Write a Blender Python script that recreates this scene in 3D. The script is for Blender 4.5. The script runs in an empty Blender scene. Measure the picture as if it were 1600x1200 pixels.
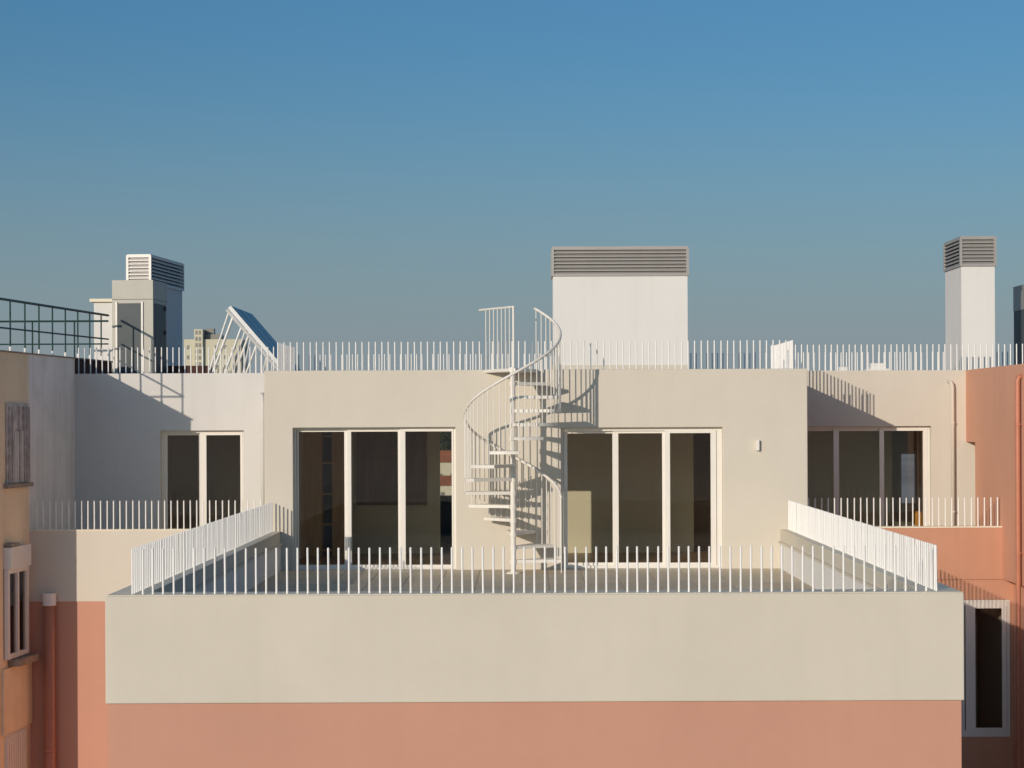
import bpy, bmesh, math, random
from mathutils import Vector, Matrix
random.seed(7)
R = math.radians
sc = bpy.context.scene
col = sc.collection

# ------------------------------------------------------------------ camera
cam_d = bpy.data.cameras.new('camera')
cam_d.sensor_width = 36.0
cam_d.lens = 70.0
cam_d.shift_x = -17 / 1600
cam_d.shift_y = 55 / 1600
cam_d.clip_start = 0.5
cam_d.clip_end = 20000
cam = bpy.data.objects.new('camera', cam_d)
col.objects.link(cam)
cam.location = (0, 0, 2.73)
cam.rotation_euler = (math.pi / 2, 0.0042, 0)
sc.camera = cam

# ------------------------------------------------------------------ sky, sun, exposure
LIGHT = Vector((0.6, 1.0, -0.275)).normalized()          # the way the light travels
SUN_EL = math.asin(-LIGHT.z)
SUN_AZ = math.atan2(-LIGHT.x, -LIGHT.y)
world = bpy.data.worlds.new('World')
sc.world = world
world.use_nodes = True
wn, wl = world.node_tree.nodes, world.node_tree.links
wn.clear()
wo = wn.new('ShaderNodeOutputWorld')
wb = wn.new('ShaderNodeBackground')
sky = wn.new('ShaderNodeTexSky')
sky.sky_type = 'NISHITA'
sky.sun_disc = False
sky.sun_elevation = SUN_EL
sky.sun_rotation = SUN_AZ
sky.altitude = 0
sky.air_density = 1.1
sky.dust_density = 1.9
sky.ozone_density = 6.6
wb.inputs['Strength'].default_value = 0.115
# pale haze low in the air, the same all round the horizon
wtc = wn.new('ShaderNodeTexCoord'); wsx = wn.new('ShaderNodeSeparateXYZ')
wl.new(wtc.outputs['Generated'], wsx.inputs[0])
wmr = wn.new('ShaderNodeMapRange'); wmr.interpolation_type = 'SMOOTHERSTEP'
wmr.inputs['From Min'].default_value = -0.06; wmr.inputs['From Max'].default_value = 0.22
wmr.inputs['To Min'].default_value = 0.80; wmr.inputs['To Max'].default_value = 0.0
wl.new(wsx.outputs['Z'], wmr.inputs['Value'])
wmx = wn.new('ShaderNodeMixRGB'); wmx.inputs['Color2'].default_value = (2.62, 3.0, 3.4, 1)
wtn = wn.new('ShaderNodeMixRGB'); wtn.blend_type = 'MULTIPLY'; wtn.inputs['Fac'].default_value = 1.0
wtn.inputs['Color2'].default_value = (0.82, 0.90, 0.82, 1)
wl.new(sky.outputs[0], wtn.inputs['Color1'])
wl.new(wmr.outputs[0], wmx.inputs['Fac']); wl.new(wtn.outputs[0], wmx.inputs['Color1'])
wl.new(wmx.outputs[0], wb.inputs['Color'])
wl.new(wb.outputs[0], wo.inputs['Surface'])

sun_d = bpy.data.lights.new('sun', 'SUN')
sun_d.energy = 2.75
sun_d.angle = R(0.4)
sun_d.color = (1.0, 0.88, 0.74)
sun = bpy.data.objects.new('sun', sun_d)
col.objects.link(sun)
sun.location = (-20, -30, 20)
sun.rotation_euler = LIGHT.to_track_quat('-Z', 'Y').to_euler()

sc.view_settings.view_transform = 'Standard'
sc.view_settings.look = 'None'
sc.view_settings.exposure = 0.07
sc.view_settings.gamma = 1.0

# ------------------------------------------------------------------ materials
def new_mat(name):
    m = bpy.data.materials.new(name)
    m.use_nodes = True
    n = m.node_tree.nodes
    return m, n, m.node_tree.links, n['Principled BSDF']


def plaster(name, c, var=0.06, bump=0.25, rough=0.9, streak=0.0, dirt=0.0, scale=0.6):
    """Painted render: broad uneven tone, run-off streaks, fine trowel relief."""
    m, n, l, b = new_mat(name)
    tc = n.new('ShaderNodeTexCoord')
    b.inputs['Roughness'].default_value = rough
    b.inputs['Specular IOR Level'].default_value = 0.25
    n1 = n.new('ShaderNodeTexNoise'); n1.inputs['Scale'].default_value = scale; n1.inputs['Detail'].default_value = 6
    n1.inputs['Roughness'].default_value = 0.6
    l.new(tc.outputs['Object'], n1.inputs['Vector'])
    r1 = n.new('ShaderNodeMapRange')
    r1.inputs['From Min'].default_value = 0.3; r1.inputs['From Max'].default_value = 0.7
    r1.inputs['To Min'].default_value = 1 - var; r1.inputs['To Max'].default_value = 1 + var * 0.5
    l.new(n1.outputs['Fac'], r1.inputs['Value'])
    hs = n.new('ShaderNodeHueSaturation')
    hs.inputs['Color'].default_value = (*c, 1)
    l.new(r1.outputs[0], hs.inputs['Value'])
    out = hs.outputs[0]
    if streak > 0:
        mp = n.new('ShaderNodeMapping'); mp.inputs['Scale'].default_value = (5, 5, 0.22)
        l.new(tc.outputs['Object'], mp.inputs['Vector'])
        n2 = n.new('ShaderNodeTexNoise'); n2.inputs['Scale'].default_value = 1.0; n2.inputs['Detail'].default_value = 5
        l.new(mp.outputs[0], n2.inputs['Vector'])
        r2 = n.new('ShaderNodeMapRange')
        r2.inputs['From Min'].default_value = 0.45; r2.inputs['From Max'].default_value = 0.75
        r2.inputs['To Min'].default_value = 0; r2.inputs['To Max'].default_value = streak
        l.new(n2.outputs['Fac'], r2.inputs['Value'])
        mx = n.new('ShaderNodeMixRGB'); mx.blend_type = 'MULTIPLY'
        mx.inputs['Color2'].default_value = (0.62, 0.58, 0.52, 1)
        l.new(r2.outputs[0], mx.inputs['Fac']); l.new(out, mx.inputs['Color1'])
        out = mx.outputs[0]
    if dirt > 0:
        n3 = n.new('ShaderNodeTexNoise'); n3.inputs['Scale'].default_value = 2.3; n3.inputs['Detail'].default_value = 9
        n3.inputs['Roughness'].default_value = 0.7
        l.new(tc.outputs['Object'], n3.inputs['Vector'])
        r3 = n.new('ShaderNodeMapRange')
        r3.inputs['From Min'].default_value = 0.52; r3.inputs['From Max'].default_value = 0.72
        r3.inputs['To Max'].default_value = dirt
        l.new(n3.outputs['Fac'], r3.inputs['Value'])
        mx = n.new('ShaderNodeMixRGB'); mx.blend_type = 'MULTIPLY'
        mx.inputs['Color2'].default_value = (0.5, 0.45, 0.4, 1)
        l.new(r3.outputs[0], mx.inputs['Fac']); l.new(out, mx.inputs['Color1'])
        out = mx.outputs[0]
    l.new(out, b.inputs['Base Color'])
    nb = n.new('ShaderNodeTexNoise'); nb.inputs['Scale'].default_value = 38; nb.inputs['Detail'].default_value = 8
    l.new(tc.outputs['Object'], nb.inputs['Vector'])
    nb2 = n.new('ShaderNodeTexNoise'); nb2.inputs['Scale'].default_value = 1.8; nb2.inputs['Detail'].default_value = 3
    l.new(tc.outputs['Object'], nb2.inputs['Vector'])
    bp = n.new('ShaderNodeBump'); bp.inputs['Strength'].default_value = bump; bp.inputs['Distance'].default_value = 0.004
    l.new(nb.outputs['Fac'], bp.inputs['Height'])
    bp2 = n.new('ShaderNodeBump'); bp2.inputs['Strength'].default_value = 0.25; bp2.inputs['Distance'].default_value = 0.03
    l.new(nb2.outputs['Fac'], bp2.inputs['Height']); l.new(bp.outputs[0], bp2.inputs['Normal'])
    l.new(bp2.outputs[0], b.inputs['Normal'])
    return m


def plain(name, c, rough=0.5, metal=0.0, var=0.04, spec=0.5, scale=3.0):
    m, n, l, b = new_mat(name)
    tc = n.new('ShaderNodeTexCoord')
    n1 = n.new('ShaderNodeTexNoise'); n1.inputs['Scale'].default_value = scale; n1.inputs['Detail'].default_value = 5
    l.new(tc.outputs['Object'], n1.inputs['Vector'])
    r1 = n.new('ShaderNodeMapRange')
    r1.inputs['From Min'].default_value = 0.3; r1.inputs['From Max'].default_value = 0.7
    r1.inputs['To Min'].default_value = 1 - var; r1.inputs['To Max'].default_value = 1 + var
    l.new(n1.outputs['Fac'], r1.inputs['Value'])
    hs = n.new('ShaderNodeHueSaturation'); hs.inputs['Color'].default_value = (*c, 1)
    l.new(r1.outputs[0], hs.inputs['Value']); l.new(hs.outputs[0], b.inputs['Base Color'])
    b.inputs['Roughness'].default_value = rough
    b.inputs['Metallic'].default_value = metal
    b.inputs['Specular IOR Level'].default_value = spec
    return m


def glass_mat(name, tint, refl=1.0):
    m, n, l, b = new_mat(name)
    n.remove(b)
    out = n['Material Output']
    tr = n.new('ShaderNodeBsdfTransparent'); tr.inputs['Color'].default_value = (*tint, 1)
    gl = n.new('ShaderNodeBsdfGlossy'); gl.inputs['Roughness'].default_value = 0.0
    gl.inputs['Color'].default_value = (refl, refl, refl, 1)
    fr = n.new('ShaderNodeFresnel'); fr.inputs['IOR'].default_value = 1.5
    mx = n.new('ShaderNodeMixShader')
    tc = n.new('ShaderNodeTexCoord')
    nz = n.new('ShaderNodeTexNoise'); nz.inputs['Scale'].default_value = 0.8
    l.new(tc.outputs['Object'], nz.inputs['Vector'])
    bp = n.new('ShaderNodeBump'); bp.inputs['Strength'].default_value = 0.03; bp.inputs['Distance'].default_value = 0.02
    l.new(nz.outputs['Fac'], bp.inputs['Height']); l.new(bp.outputs[0], gl.inputs['Normal'])
    l.new(fr.outputs[0], mx.inputs[0]); l.new(tr.outputs[0], mx.inputs[1]); l.new(gl.outputs[0], mx.inputs[2])
    l.new(mx.outputs[0], out.inputs['Surface'])
    return m


def wood_mat(name, c1, c2, sc_=(6, 6, 0.5), rough=0.5):
    m, n, l, b = new_mat(name)
    tc = n.new('ShaderNodeTexCoord')
    mp = n.new('ShaderNodeMapping'); mp.inputs['Scale'].default_value = sc_
    l.new(tc.outputs['Object'], mp.inputs['Vector'])
    n1 = n.new('ShaderNodeTexNoise'); n1.inputs['Scale'].default_value = 2.5; n1.inputs['Detail'].default_value = 8
    l.new(mp.outputs[0], n1.inputs['Vector'])
    cr = n.new('ShaderNodeValToRGB')
    cr.color_ramp.elements[0].color = (*c1, 1); cr.color_ramp.elements[0].position = 0.3
    cr.color_ramp.elements[1].color = (*c2, 1); cr.color_ramp.elements[1].position = 0.7
    l.new(n1.outputs['Fac'], cr.inputs[0]); l.new(cr.outputs[0], b.inputs['Base Color'])
    b.inputs['Roughness'].default_value = rough
    return m


M = {}
M['cream'] = plaster('cream_render', (0.65, 0.59, 0.50), 0.04, 0.25, streak=0.05, dirt=0.03)
M['cream_box'] = plaster('cream_render_parapet', (0.64, 0.58, 0.48), 0.05, 0.25, streak=0.05, dirt=0.04)
M['white'] = plaster('white_render', (0.68, 0.65, 0.615), 0.05, 0.25, streak=0.10, dirt=0.05)
M['chimney_white'] = plaster('white_chimney_render', (0.76, 0.735, 0.70), 0.04, 0.2, streak=0.08, dirt=0.05)
M['salmon'] = plaster('salmon_render', (0.57, 0.295, 0.21), 0.05, 0.25, streak=0.05, dirt=0.04)
M['salmon_deep'] = plaster('salmon_render_warm', (0.585, 0.295, 0.19), 0.06, 0.25, streak=0.10, dirt=0.05)
M['salmon_side_lit'] = plaster('salmon_render_side_lit', (0.74, 0.385, 0.255), 0.06, 0.25, streak=0.08, dirt=0.05)  # the salmon paint lightened so the side-facing walls look more sunlit
M['grey'] = plaster('grey_weathered_render', (0.82, 0.77, 0.74), 0.12, 0.4, streak=0.30, dirt=0.22, scale=0.9)
M['ochre'] = plaster('ochre_weathered_render', (0.86, 0.68, 0.47), 0.10, 0.4, streak=0.15, dirt=0.18, scale=0.9)
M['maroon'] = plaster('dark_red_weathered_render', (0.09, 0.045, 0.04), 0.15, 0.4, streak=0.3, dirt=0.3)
M['coping'] = plaster('pale_painted_coping', (0.86, 0.77, 0.60), 0.06, 0.2, rough=0.7, dirt=0.12)
M['bar'] = plain('white_painted_steel', (0.86, 0.83, 0.79), 0.45, 0, 0.02)
M['stair'] = plain('ivory_painted_steel', (0.78, 0.73, 0.66), 0.45, 0, 0.03)
M['frame'] = plain('white_window_frame', (0.80, 0.75, 0.68), 0.4, 0, 0.02)
M['glass'] = glass_mat('window_glass', (0.92, 0.92, 0.89))
M['louver'] = plain('grey_anodised_louver', (0.40, 0.375, 0.35), 0.45, 0.25, 0.05)
M['louver_pale'] = plain('pale_anodised_louver', (0.66, 0.62, 0.58), 0.45, 0.1, 0.05)
M['louver_dark'] = plain('louver_inside', (0.10, 0.095, 0.09), 0.8, 0, 0.05)
M['green'] = plain('dark_green_paint', (0.018, 0.055, 0.05), 0.5, 0, 0.15)
M['cabinet'] = plain('beige_grey_cabinet', (0.45, 0.425, 0.365), 0.5, 0, 0.04)
M['cab_dark'] = plain('slate_grey_panel', (0.09, 0.105, 0.11), 0.5, 0, 0.08, 0.2)
M['seam'] = plain('dark_seam', (0.05, 0.05, 0.055), 0.7, 0, 0.05)
M['blue_panel'] = plain('solar_glass', (0.02, 0.06, 0.12), 0.3, 0, 0.1)
M['galv'] = plain('galvanised_aluminium', (0.70, 0.69, 0.67), 0.4, 0.2, 0.05)
M['brown_trim'] = plain('weathered_shutter', (0.54, 0.47, 0.43), 0.8, 0, 0.25, scale=6)
M['rust_tile'] = plain('stained_stone_sill', (0.30, 0.24, 0.19), 0.85, 0, 0.3, scale=9)
M['pipe_salmon'] = plain('terracotta_painted_pipe', (0.52, 0.20, 0.12), 0.5, 0, 0.08)
M['pipe_cream'] = plain('cream_painted_pipe', (0.66, 0.59, 0.49), 0.5, 0, 0.05)
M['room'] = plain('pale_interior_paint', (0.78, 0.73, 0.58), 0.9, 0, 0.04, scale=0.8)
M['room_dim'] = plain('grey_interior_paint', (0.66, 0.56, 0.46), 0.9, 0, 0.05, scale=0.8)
M['ceiling'] = plain('ceiling_paint', (0.80, 0.74, 0.66), 0.9, 0, 0.03)
M['room_floor'] = wood_mat('oak_floor', (0.30, 0.17, 0.09), (0.42, 0.26, 0.14), (1, 8, 1), 0.4)
M['wood'] = wood_mat('golden_wood', (0.62, 0.36, 0.12), (0.74, 0.46, 0.18), (5, 5, 0.4))
M['dark_wood'] = wood_mat('dark_wood', (0.24, 0.16, 0.12), (0.34, 0.24, 0.18), (5, 5, 0.4))
M['navy'] = plain('navy_cloth', (0.03, 0.045, 0.08), 0.9, 0, 0.2)
M['amber'] = plain('amber_fabric', (0.62, 0.30, 0.06), 0.8, 0, 0.1)
M['tower'] = plain('pale_yellow_facade', (0.58, 0.54, 0.40), 0.9, 0, 0.06, scale=0.1)
M['tower_dark'] = plain('tower_window', (0.22, 0.21, 0.18), 0.4, 0, 0.2)
M['roof_red'] = plain('terracotta_roof', (0.42, 0.14, 0.07), 0.9, 0, 0.2, scale=0.5)
M['house_white'] = plain('house_wall', (0.70, 0.64, 0.52), 0.9, 0, 0.05)
M['leaf'] = plain('tree_leaves', (0.07, 0.10, 0.03), 0.8, 0, 0.5, scale=0.3)
M['bark'] = plain('tree_bark', (0.09, 0.065, 0.045), 0.9, 0, 0.3)
M['ground'] = plaster('city_ground', (0.45, 0.41, 0.37), 0.3, 0.2, dirt=0.3, scale=0.01)
M['roofing'] = plaster('roof_membrane', (0.33, 0.30, 0.27), 0.15, 0.3, dirt=0.3)


def tile_mat():
    m = plaster('stone_paving', (0.58, 0.49, 0.36), 0.10, 0.3, rough=0.7, dirt=0.15, scale=1.3)
    n, l = m.node_tree.nodes, m.node_tree.links
    oi = n.new('ShaderNodeObjectInfo')
    r = n.new('ShaderNodeMapRange'); r.inputs['To Min'].default_value = 0.92; r.inputs['To Max'].default_value = 1.06
    l.new(oi.outputs['Random'], r.inputs['Value'])
    b = n['Principled BSDF']
    src = b.inputs['Base Color'].links[0].from_socket
    hs = n.new('ShaderNodeHueSaturation')
    l.new(src, hs.inputs['Color']); l.new(r.outputs[0], hs.inputs['Value']); l.new(hs.outputs[0], b.inputs['Base Color'])
    return m


M['tile'] = tile_mat()

# ------------------------------------------------------------------ mesh helpers
def box(bm, x0, x1, y0, y1, z0, z1, f=None):
    pts = [(x0, y0, z0), (x1, y0, z0), (x1, y1, z0), (x0, y1, z0), (x0, y0, z1), (x1, y0, z1), (x1, y1, z1), (x0, y1, z1)]
    if f: pts = [f(*p) for p in pts]
    v = [bm.verts.new(p) for p in pts]
    for q in ((0, 3, 2, 1), (4, 5, 6, 7), (0, 1, 5, 4), (1, 2, 6, 5), (2, 3, 7, 6), (3, 0, 4, 7)):
        bm.faces.new([v[i] for i in q])


def tube(bm, pts, r, n=8, cap=True):
    pts = [Vector(p) for p in pts]
    rings = []
    up = None
    for i, p in enumerate(pts):
        if i == 0: t = pts[1] - p
        elif i == len(pts) - 1: t = p - pts[i - 1]
        else: t = (pts[i + 1] - p).normalized() + (p - pts[i - 1]).normalized()
        t.normalize()
        if up is None:
            up = Vector((0, 0, 1)) if abs(t.z) < 0.9 else Vector((1, 0, 0))
        a = t.cross(up).normalized(); b = a.cross(t).normalized(); up = b
        rr = r[i] if isinstance(r, (list, tuple)) else r
        rings.append([bm.verts.new(p + a * math.cos(2 * math.pi * k / n) * rr + b * math.sin(2 * math.pi * k / n) * rr) for k in range(n)])
    for i in range(len(rings) - 1):
        for k in range(n):
            bm.faces.new((rings[i][k], rings[i][(k + 1) % n], rings[i + 1][(k + 1) % n], rings[i + 1][k]))
    if cap:
        bm.faces.new(rings[0]); bm.faces.new(rings[-1])


def prism(bm, poly, z0, z1):
    lo = [bm.verts.new((x, y, z0)) for x, y in poly]
    hi = [bm.verts.new((x, y, z1)) for x, y in poly]
    n = len(poly)
    bm.faces.new(lo[::-1]); bm.faces.new(hi)
    for i in range(n):
        bm.faces.new((lo[i], lo[(i + 1) % n], hi[(i + 1) % n], hi[i]))


def wall_xz(bm, x0, x1, z0, z1, y0, y1, holes=()):
    """Wall slab in the XZ plane with clean rectangular openings (x0, x1, z0, z1)."""
    xs = sorted({x0, x1, *[h[0] for h in holes], *[h[1] for h in holes]})
    zs = sorted({z0, z1, *[h[2] for h in holes], *[h[3] for h in holes]})
    nx, nz = len(xs) - 1, len(zs) - 1

    def solid(i, k):
        if not (0 <= i < nx and 0 <= k < nz): return False
        cx, cz = (xs[i] + xs[i + 1]) / 2, (zs[k] + zs[k + 1]) / 2
        return not any(h[0] < cx < h[1] and h[2] < cz < h[3] for h in holes)
    vc = {}

    def V(i, j, k):
        if (i, j, k) not in vc: vc[(i, j, k)] = bm.verts.new((xs[i], (y0, y1)[j], zs[k]))
        return vc[(i, j, k)]
    for i in range(nx):
        for k in range(nz):
            if not solid(i, k): continue
            bm.faces.new((V(i, 0, k), V(i + 1, 0, k), V(i + 1, 0, k + 1), V(i, 0, k + 1)))
            bm.faces.new((V(i, 1, k), V(i, 1, k + 1), V(i + 1, 1, k + 1), V(i + 1, 1, k)))
            if not solid(i - 1, k): bm.faces.new((V(i, 0, k), V(i, 0, k + 1), V(i, 1, k + 1), V(i, 1, k)))
            if not solid(i + 1, k): bm.faces.new((V(i + 1, 0, k), V(i + 1, 1, k), V(i + 1, 1, k + 1), V(i + 1, 0, k + 1)))
            if not solid(i, k - 1): bm.faces.new((V(i, 0, k), V(i, 1, k), V(i + 1, 1, k), V(i + 1, 0, k)))
            if not solid(i, k + 1): bm.faces.new((V(i, 0, k + 1), V(i + 1, 0, k + 1), V(i + 1, 1, k + 1), V(i, 1, k + 1)))


def obj(name, bm, mat, parent=None, loc=None, smooth=False):
    bmesh.ops.recalc_face_normals(bm, faces=bm.faces[:])
    me = bpy.data.meshes.new(name)
    bm.to_mesh(me); bm.free()
    if smooth:
        for p in me.polygons: p.use_smooth = True
    me.materials.append(mat)
    o = bpy.data.objects.new(name, me)
    col.objects.link(o)
    if parent: o.parent = parent
    if loc: o.location = loc
    return o


def inst(name, src, parent, loc, rot=None):
    o = bpy.data.objects.new(name, src.data)
    col.objects.link(o)
    o.parent = parent
    o.location = loc
    if rot: o.rotation_euler = rot
    return o


def bbox(name, mat, parent, *dims, f=None, bevel=0):
    bm = bmesh.new(); box(bm, *dims, f=f)
    if bevel: bmesh.ops.bevel(bm, geom=bm.edges[:], offset=bevel, segments=2, affect='EDGES')
    return obj(name, bm, mat, parent)


def thing(name, label, cat, loc=(0, 0, 0), rz=0, group=None):
    o = bpy.data.objects.new(name, None)
    col.objects.link(o)
    o.empty_display_size = 0.2
    o.location = loc; o.rotation_euler = (0, 0, rz)
    o['label'] = label; o['category'] = cat
    if group: o['group'] = group
    return o


def tag(o, label, cat, group=None):
    o['label'] = label; o['category'] = cat
    if group: o['group'] = group
    return o

def soften(o, w=0.012):
    """Slightly rounded arrises."""
    md = o.modifiers.new('arris', 'BEVEL'); md.width = w; md.segments = 2; md.limit_method = 'ANGLE'; md.angle_limit = R(40)
    return o

# ------------------------------------------------------------------ ground
bm = bmesh.new(); box(bm, -6000, 6000, -6000, 6000, -17.3, -17.0)
g = obj('ground', bm, M['ground']); g['kind'] = 'structure'

# ------------------------------------------------------------------ the cream and salmon building
YF, YB, YW, YP = 23.04, 36.17, 40.0, 37.2        # terrace front, main wall, wing walls, wing parapets
XL, XR = -4.844, 5.096                            # terrace block
WL, WR = -4.70, 5.17                              # main upper wall
ZR, ZW = 3.63, 3.68                               # roof edges
SXR = 8.90                                        # salmon side wall
ZC = 0.70                                         # parapet height
bld = thing('apartment_building', 'cream and salmon apartment building with rooftop terrace, glazed doors and chimneys', 'building', (0, YF, -17))
OFF = Vector((0, -YF, 17))


def part(name, bm, mat, parent=bld, smooth=False):
    o = obj(name, bm, mat, parent, smooth=smooth)
    if parent is bld: o.location = OFF
    return o


def pbox(name, mat, *d):
    bm = bmesh.new(); box(bm, *d); return part(name, bm, mat)


# terrace parapet: front and two sides
bm = bmesh.new()
T = 0.43
ZB = -0.545
box(bm, XL, XR, YF, YF + T, ZB, ZC)
box(bm, XL, XL + T, YF + T, YB, ZB, ZC)
box(bm, XR - T, XR, YF + T, YB, ZB, ZC)
soften(part('terrace_parapet', bm, M['cream_box']))
bm = bmesh.new()
e = 0.012
box(bm, XL + e, XR - e, YF + e, YF + T + 0.015, ZC + 0.001, ZC + 0.010)
box(bm, XL + e, XL + T + 0.015, YF + T + 0.015, YB - 0.002, ZC + 0.001, ZC + 0.010)
box(bm, XR - T - 0.015, XR - e, YF + T + 0.015, YB - 0.002, ZC + 0.001, ZC + 0.010)
soften(part('coping', bm, M['coping']), 0.004)
pbox('inner_ledge', M['cream_box'], XL + T, XL + T + 0.04, YF + T, YB - 0.002, 0.46, 0.50)
pbox('inner_ledge', M['cream_box'], XR - T - 0.04, XR - T, YF + T, YB - 0.002, 0.46, 0.50)
pbox('parapet_brightener', M['chimney_white'], XL + T, XL + T + 0.008, YF + T + 0.01, YB - 0.003, 0.0, 0.459)  # pale sheets added to brighten the inner parapet faces as sunlight would
pbox('parapet_brightener', M['chimney_white'], XR - T - 0.008, XR - T, YF + T + 0.01, YB - 0.003, 0.0, 0.459)
pbox('lower_front_wall', M['salmon'], XL + 0.03, XR - 0.03, YF + 0.03, YP, -17, ZB)
pbox('terrace_slab', M['roofing'], XL + T, XR - T, YF + T, YB + 0.28, -0.30, -0.022)

# terrace paving: each slab a piece near the doors, the hidden front run joined
px0, px1 = XL + T + 0.012, XR - T - 0.012
ncol = 15
tw = (px1 - px0) / ncol
bm = bmesh.new(); box(bm, 0, tw - 0.008, -0.592, 0, -0.021, 0.0)
bmesh.ops.bevel(bm, geom=[ed for ed in bm.edges if all(v.co.z > -0.01 for v in ed.verts)], offset=0.003, segments=1, affect='EDGES')
first = None
for r_ in range(10):
    for c in range(ncol):
        x = px0 + c * tw
        y = YB - 0.006 - r_ * 0.6
        if first is None:
            first = obj('paving_slab', bm, M['tile'], bld); first.location = OFF + Vector((x, y, 0))
        else:
            inst('paving_slab', first, bld, OFF + Vector((x, y, 0)), None)
bm = bmesh.new()
y = YB - 0.006 - 10 * 0.6
while y > YF + T + 0.6:
    for c in range(ncol):
        box(bm, px0 + c * tw, px0 + (c + 1) * tw - 0.008, y - 0.592, y, -0.021, 0)
    y -= 0.6
o = part('paving_slabs', bm, M['tile']); o['kind'] = 'stuff'

# main upper wall with its two wide door openings
DL = (-4.18, -1.225, 0.004, 2.59)
DR = (0.69, 3.63, 0.004, 2.57)
bm = bmesh.new(); wall_xz(bm, WL, WR, -0.28, ZR, YB, YB + 0.28, (DL, DR))
soften(part('upper_wall', bm, M['cream']))
bm = bmesh.new()
box(bm, WL + 0.001, WL + 0.26, YB + 0.28, 44.2, -0.28, ZR - 0.001)
part('side_wall', bm, M['cream'])
bm = bmesh.new()
box(bm, WR - 0.26, WR - 0.001, YB + 0.28, 44.2, -0.28, ZR - 0.001)
part('side_wall', bm, M['cream'])
# wing walls
WLO = (-7.29, -5.61, 0.02, 2.53)
WRO = (5.30, 8.20, 0.02, 2.56)
bm = bmesh.new(); wall_xz(bm, -9.3, WL, -0.3, ZW, YW, YW + 0.28, (WLO,))
part('wing_wall', bm, M['white'])
bm = bmesh.new(); wall_xz(bm, WR, 9.30, -0.3, ZW, YW, YW + 0.28, (WRO,))
part('wing_wall', bm, M['cream'])
# wing parapets and the walls beneath them
bm = bmesh.new(); box(bm, -9.30, WL, YP, YP + 0.25, -0.64, 0.68)
part('wing_parapet', bm, M['cream'])
bm = bmesh.new(); box(bm, -9.30, WL - 0.002, YP - 0.008, YP + 0.26, 0.681, 0.70)
part('wing_coping', bm, M['coping'])
bm = bmesh.new(); box(bm, -9.30, XL, YP + 0.012, YP + 0.25, -17, -0.64)
part('lower_wing_wall', bm, M['salmon'])
bm = bmesh.new(); box(bm, WR, SXR, YP - 0.2, YP + 0.05, -0.28, 0.68)
part('wing_parapet', bm, M['salmon_deep'])
bm = bmesh.new(); box(bm, WR, SXR - 0.003, YP - 0.21, YP + 0.06, 0.681, 0.705)
part('wing_coping', bm, M['coping'])
LWO = (8.12, 9.05, -3.22, -0.66)
bm = bmesh.new(); wall_xz(bm, XR, 9.12, -17, -0.28, YP - 0.17, YP + 0.11, (LWO,))
part('lower_wing_wall', bm, M['salmon_deep'])
bm = bmesh.new()
box(bm, -9.3, WL, YP + 0.25, YW, -0.30, -0.01)
box(bm, WR, 9.12, YP + 0.05, YW, -0.30, -0.01)
part('wing_terrace_floor', bm, M['tile'])
# right-hand salmon side wall: thick above, notched at the lower back corner, set back below
SXR = 8.90
bm = bmesh.new()
poly = [(34.2, -0.28), (39.2, -0.28), (39.2, 2.24), (40.3, 2.24), (40.3, ZW - 0.002), (34.2, ZW - 0.002)]
va = [bm.verts.new((SXR, y, z)) for y, z in poly]; vb = [bm.verts.new((9.40, y, z)) for y, z in poly]
bm.faces.new(va); bm.faces.new(vb[::-1])
for k in range(6): bm.faces.new((va[k], va[(k + 1) % 6], vb[(k + 1) % 6], vb[k]))
part('salmon_side_wall', bm, M['salmon_side_lit'])
bm = bmesh.new(); box(bm, 9.30, 9.40, 39.2, 40.0, -0.3, 2.24)
part('notch_wall', bm, M['cream'])
bm = bmesh.new(); box(bm, 9.10, 9.40, 34.2, YP - 0.17, -17, -0.28)
part('lower_side_wall', bm, M['salmon_side_lit'])
# roof, rear wall and rooms
bm = bmesh.new()
box(bm, WL + 0.27, WR - 0.27, YB + 0.28, 44.2, 3.3, 3.52)
box(bm, -9.3, WL, YW + 0.28, 44.2, 3.3, 3.52)
box(bm, WR, 11.5, YW + 0.3, 44.2, 3.3, 3.52)
box(bm, -9.3, -5.6, 44.46, 49.5, 3.3, 3.52)
part('roof', bm, M['roofing'])
REAR = (-2.5, -0.7, 0.97, 2.7)
REAR2 = (8.38, 8.74, 0.80, 1.95)
bm = bmesh.new(); wall_xz(bm, -9.3, 11.5, -17, ZW - 0.02, 44.2, 44.46, (REAR, REAR2))
part('rear_wall', bm, M['white'])

# living room behind the two wide doors
RX0, RX1, RY0, RY1 = WL + 0.27, WR - 0.27, YB + 0.29, 40.9
bm = bmesh.new(); box(bm, RX0, RX1, RY0, 44.19, -0.2, -0.02); part('room_floor', bm, M['room_floor'])
bm = bmesh.new(); box(bm, RX0, RX1, RY0, 44.19, 2.80, 2.95); part('room_ceiling', bm, M['ceiling'])
bm = bmesh.new()
wall_xz(bm, RX0, RX1, -0.02, 2.80, RY1, RY1 + 0.15, ((-1.71, -0.85, -0.02, 2.75), (3.50, 4.40, -0.02, 2.55)))
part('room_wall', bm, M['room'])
bm = bmesh.new()
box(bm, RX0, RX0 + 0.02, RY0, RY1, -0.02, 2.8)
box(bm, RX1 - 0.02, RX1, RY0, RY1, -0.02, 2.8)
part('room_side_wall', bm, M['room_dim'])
bm = bmesh.new()
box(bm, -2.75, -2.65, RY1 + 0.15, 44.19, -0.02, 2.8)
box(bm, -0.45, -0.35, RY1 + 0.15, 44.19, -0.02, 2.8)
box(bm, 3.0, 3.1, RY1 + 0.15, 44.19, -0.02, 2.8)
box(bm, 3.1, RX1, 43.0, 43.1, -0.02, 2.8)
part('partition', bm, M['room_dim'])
bm = bmesh.new()
box(bm, -3.42, -1.98, RY1 - 0.05, RY1 - 0.004, 0.98, 2.62)
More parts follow.
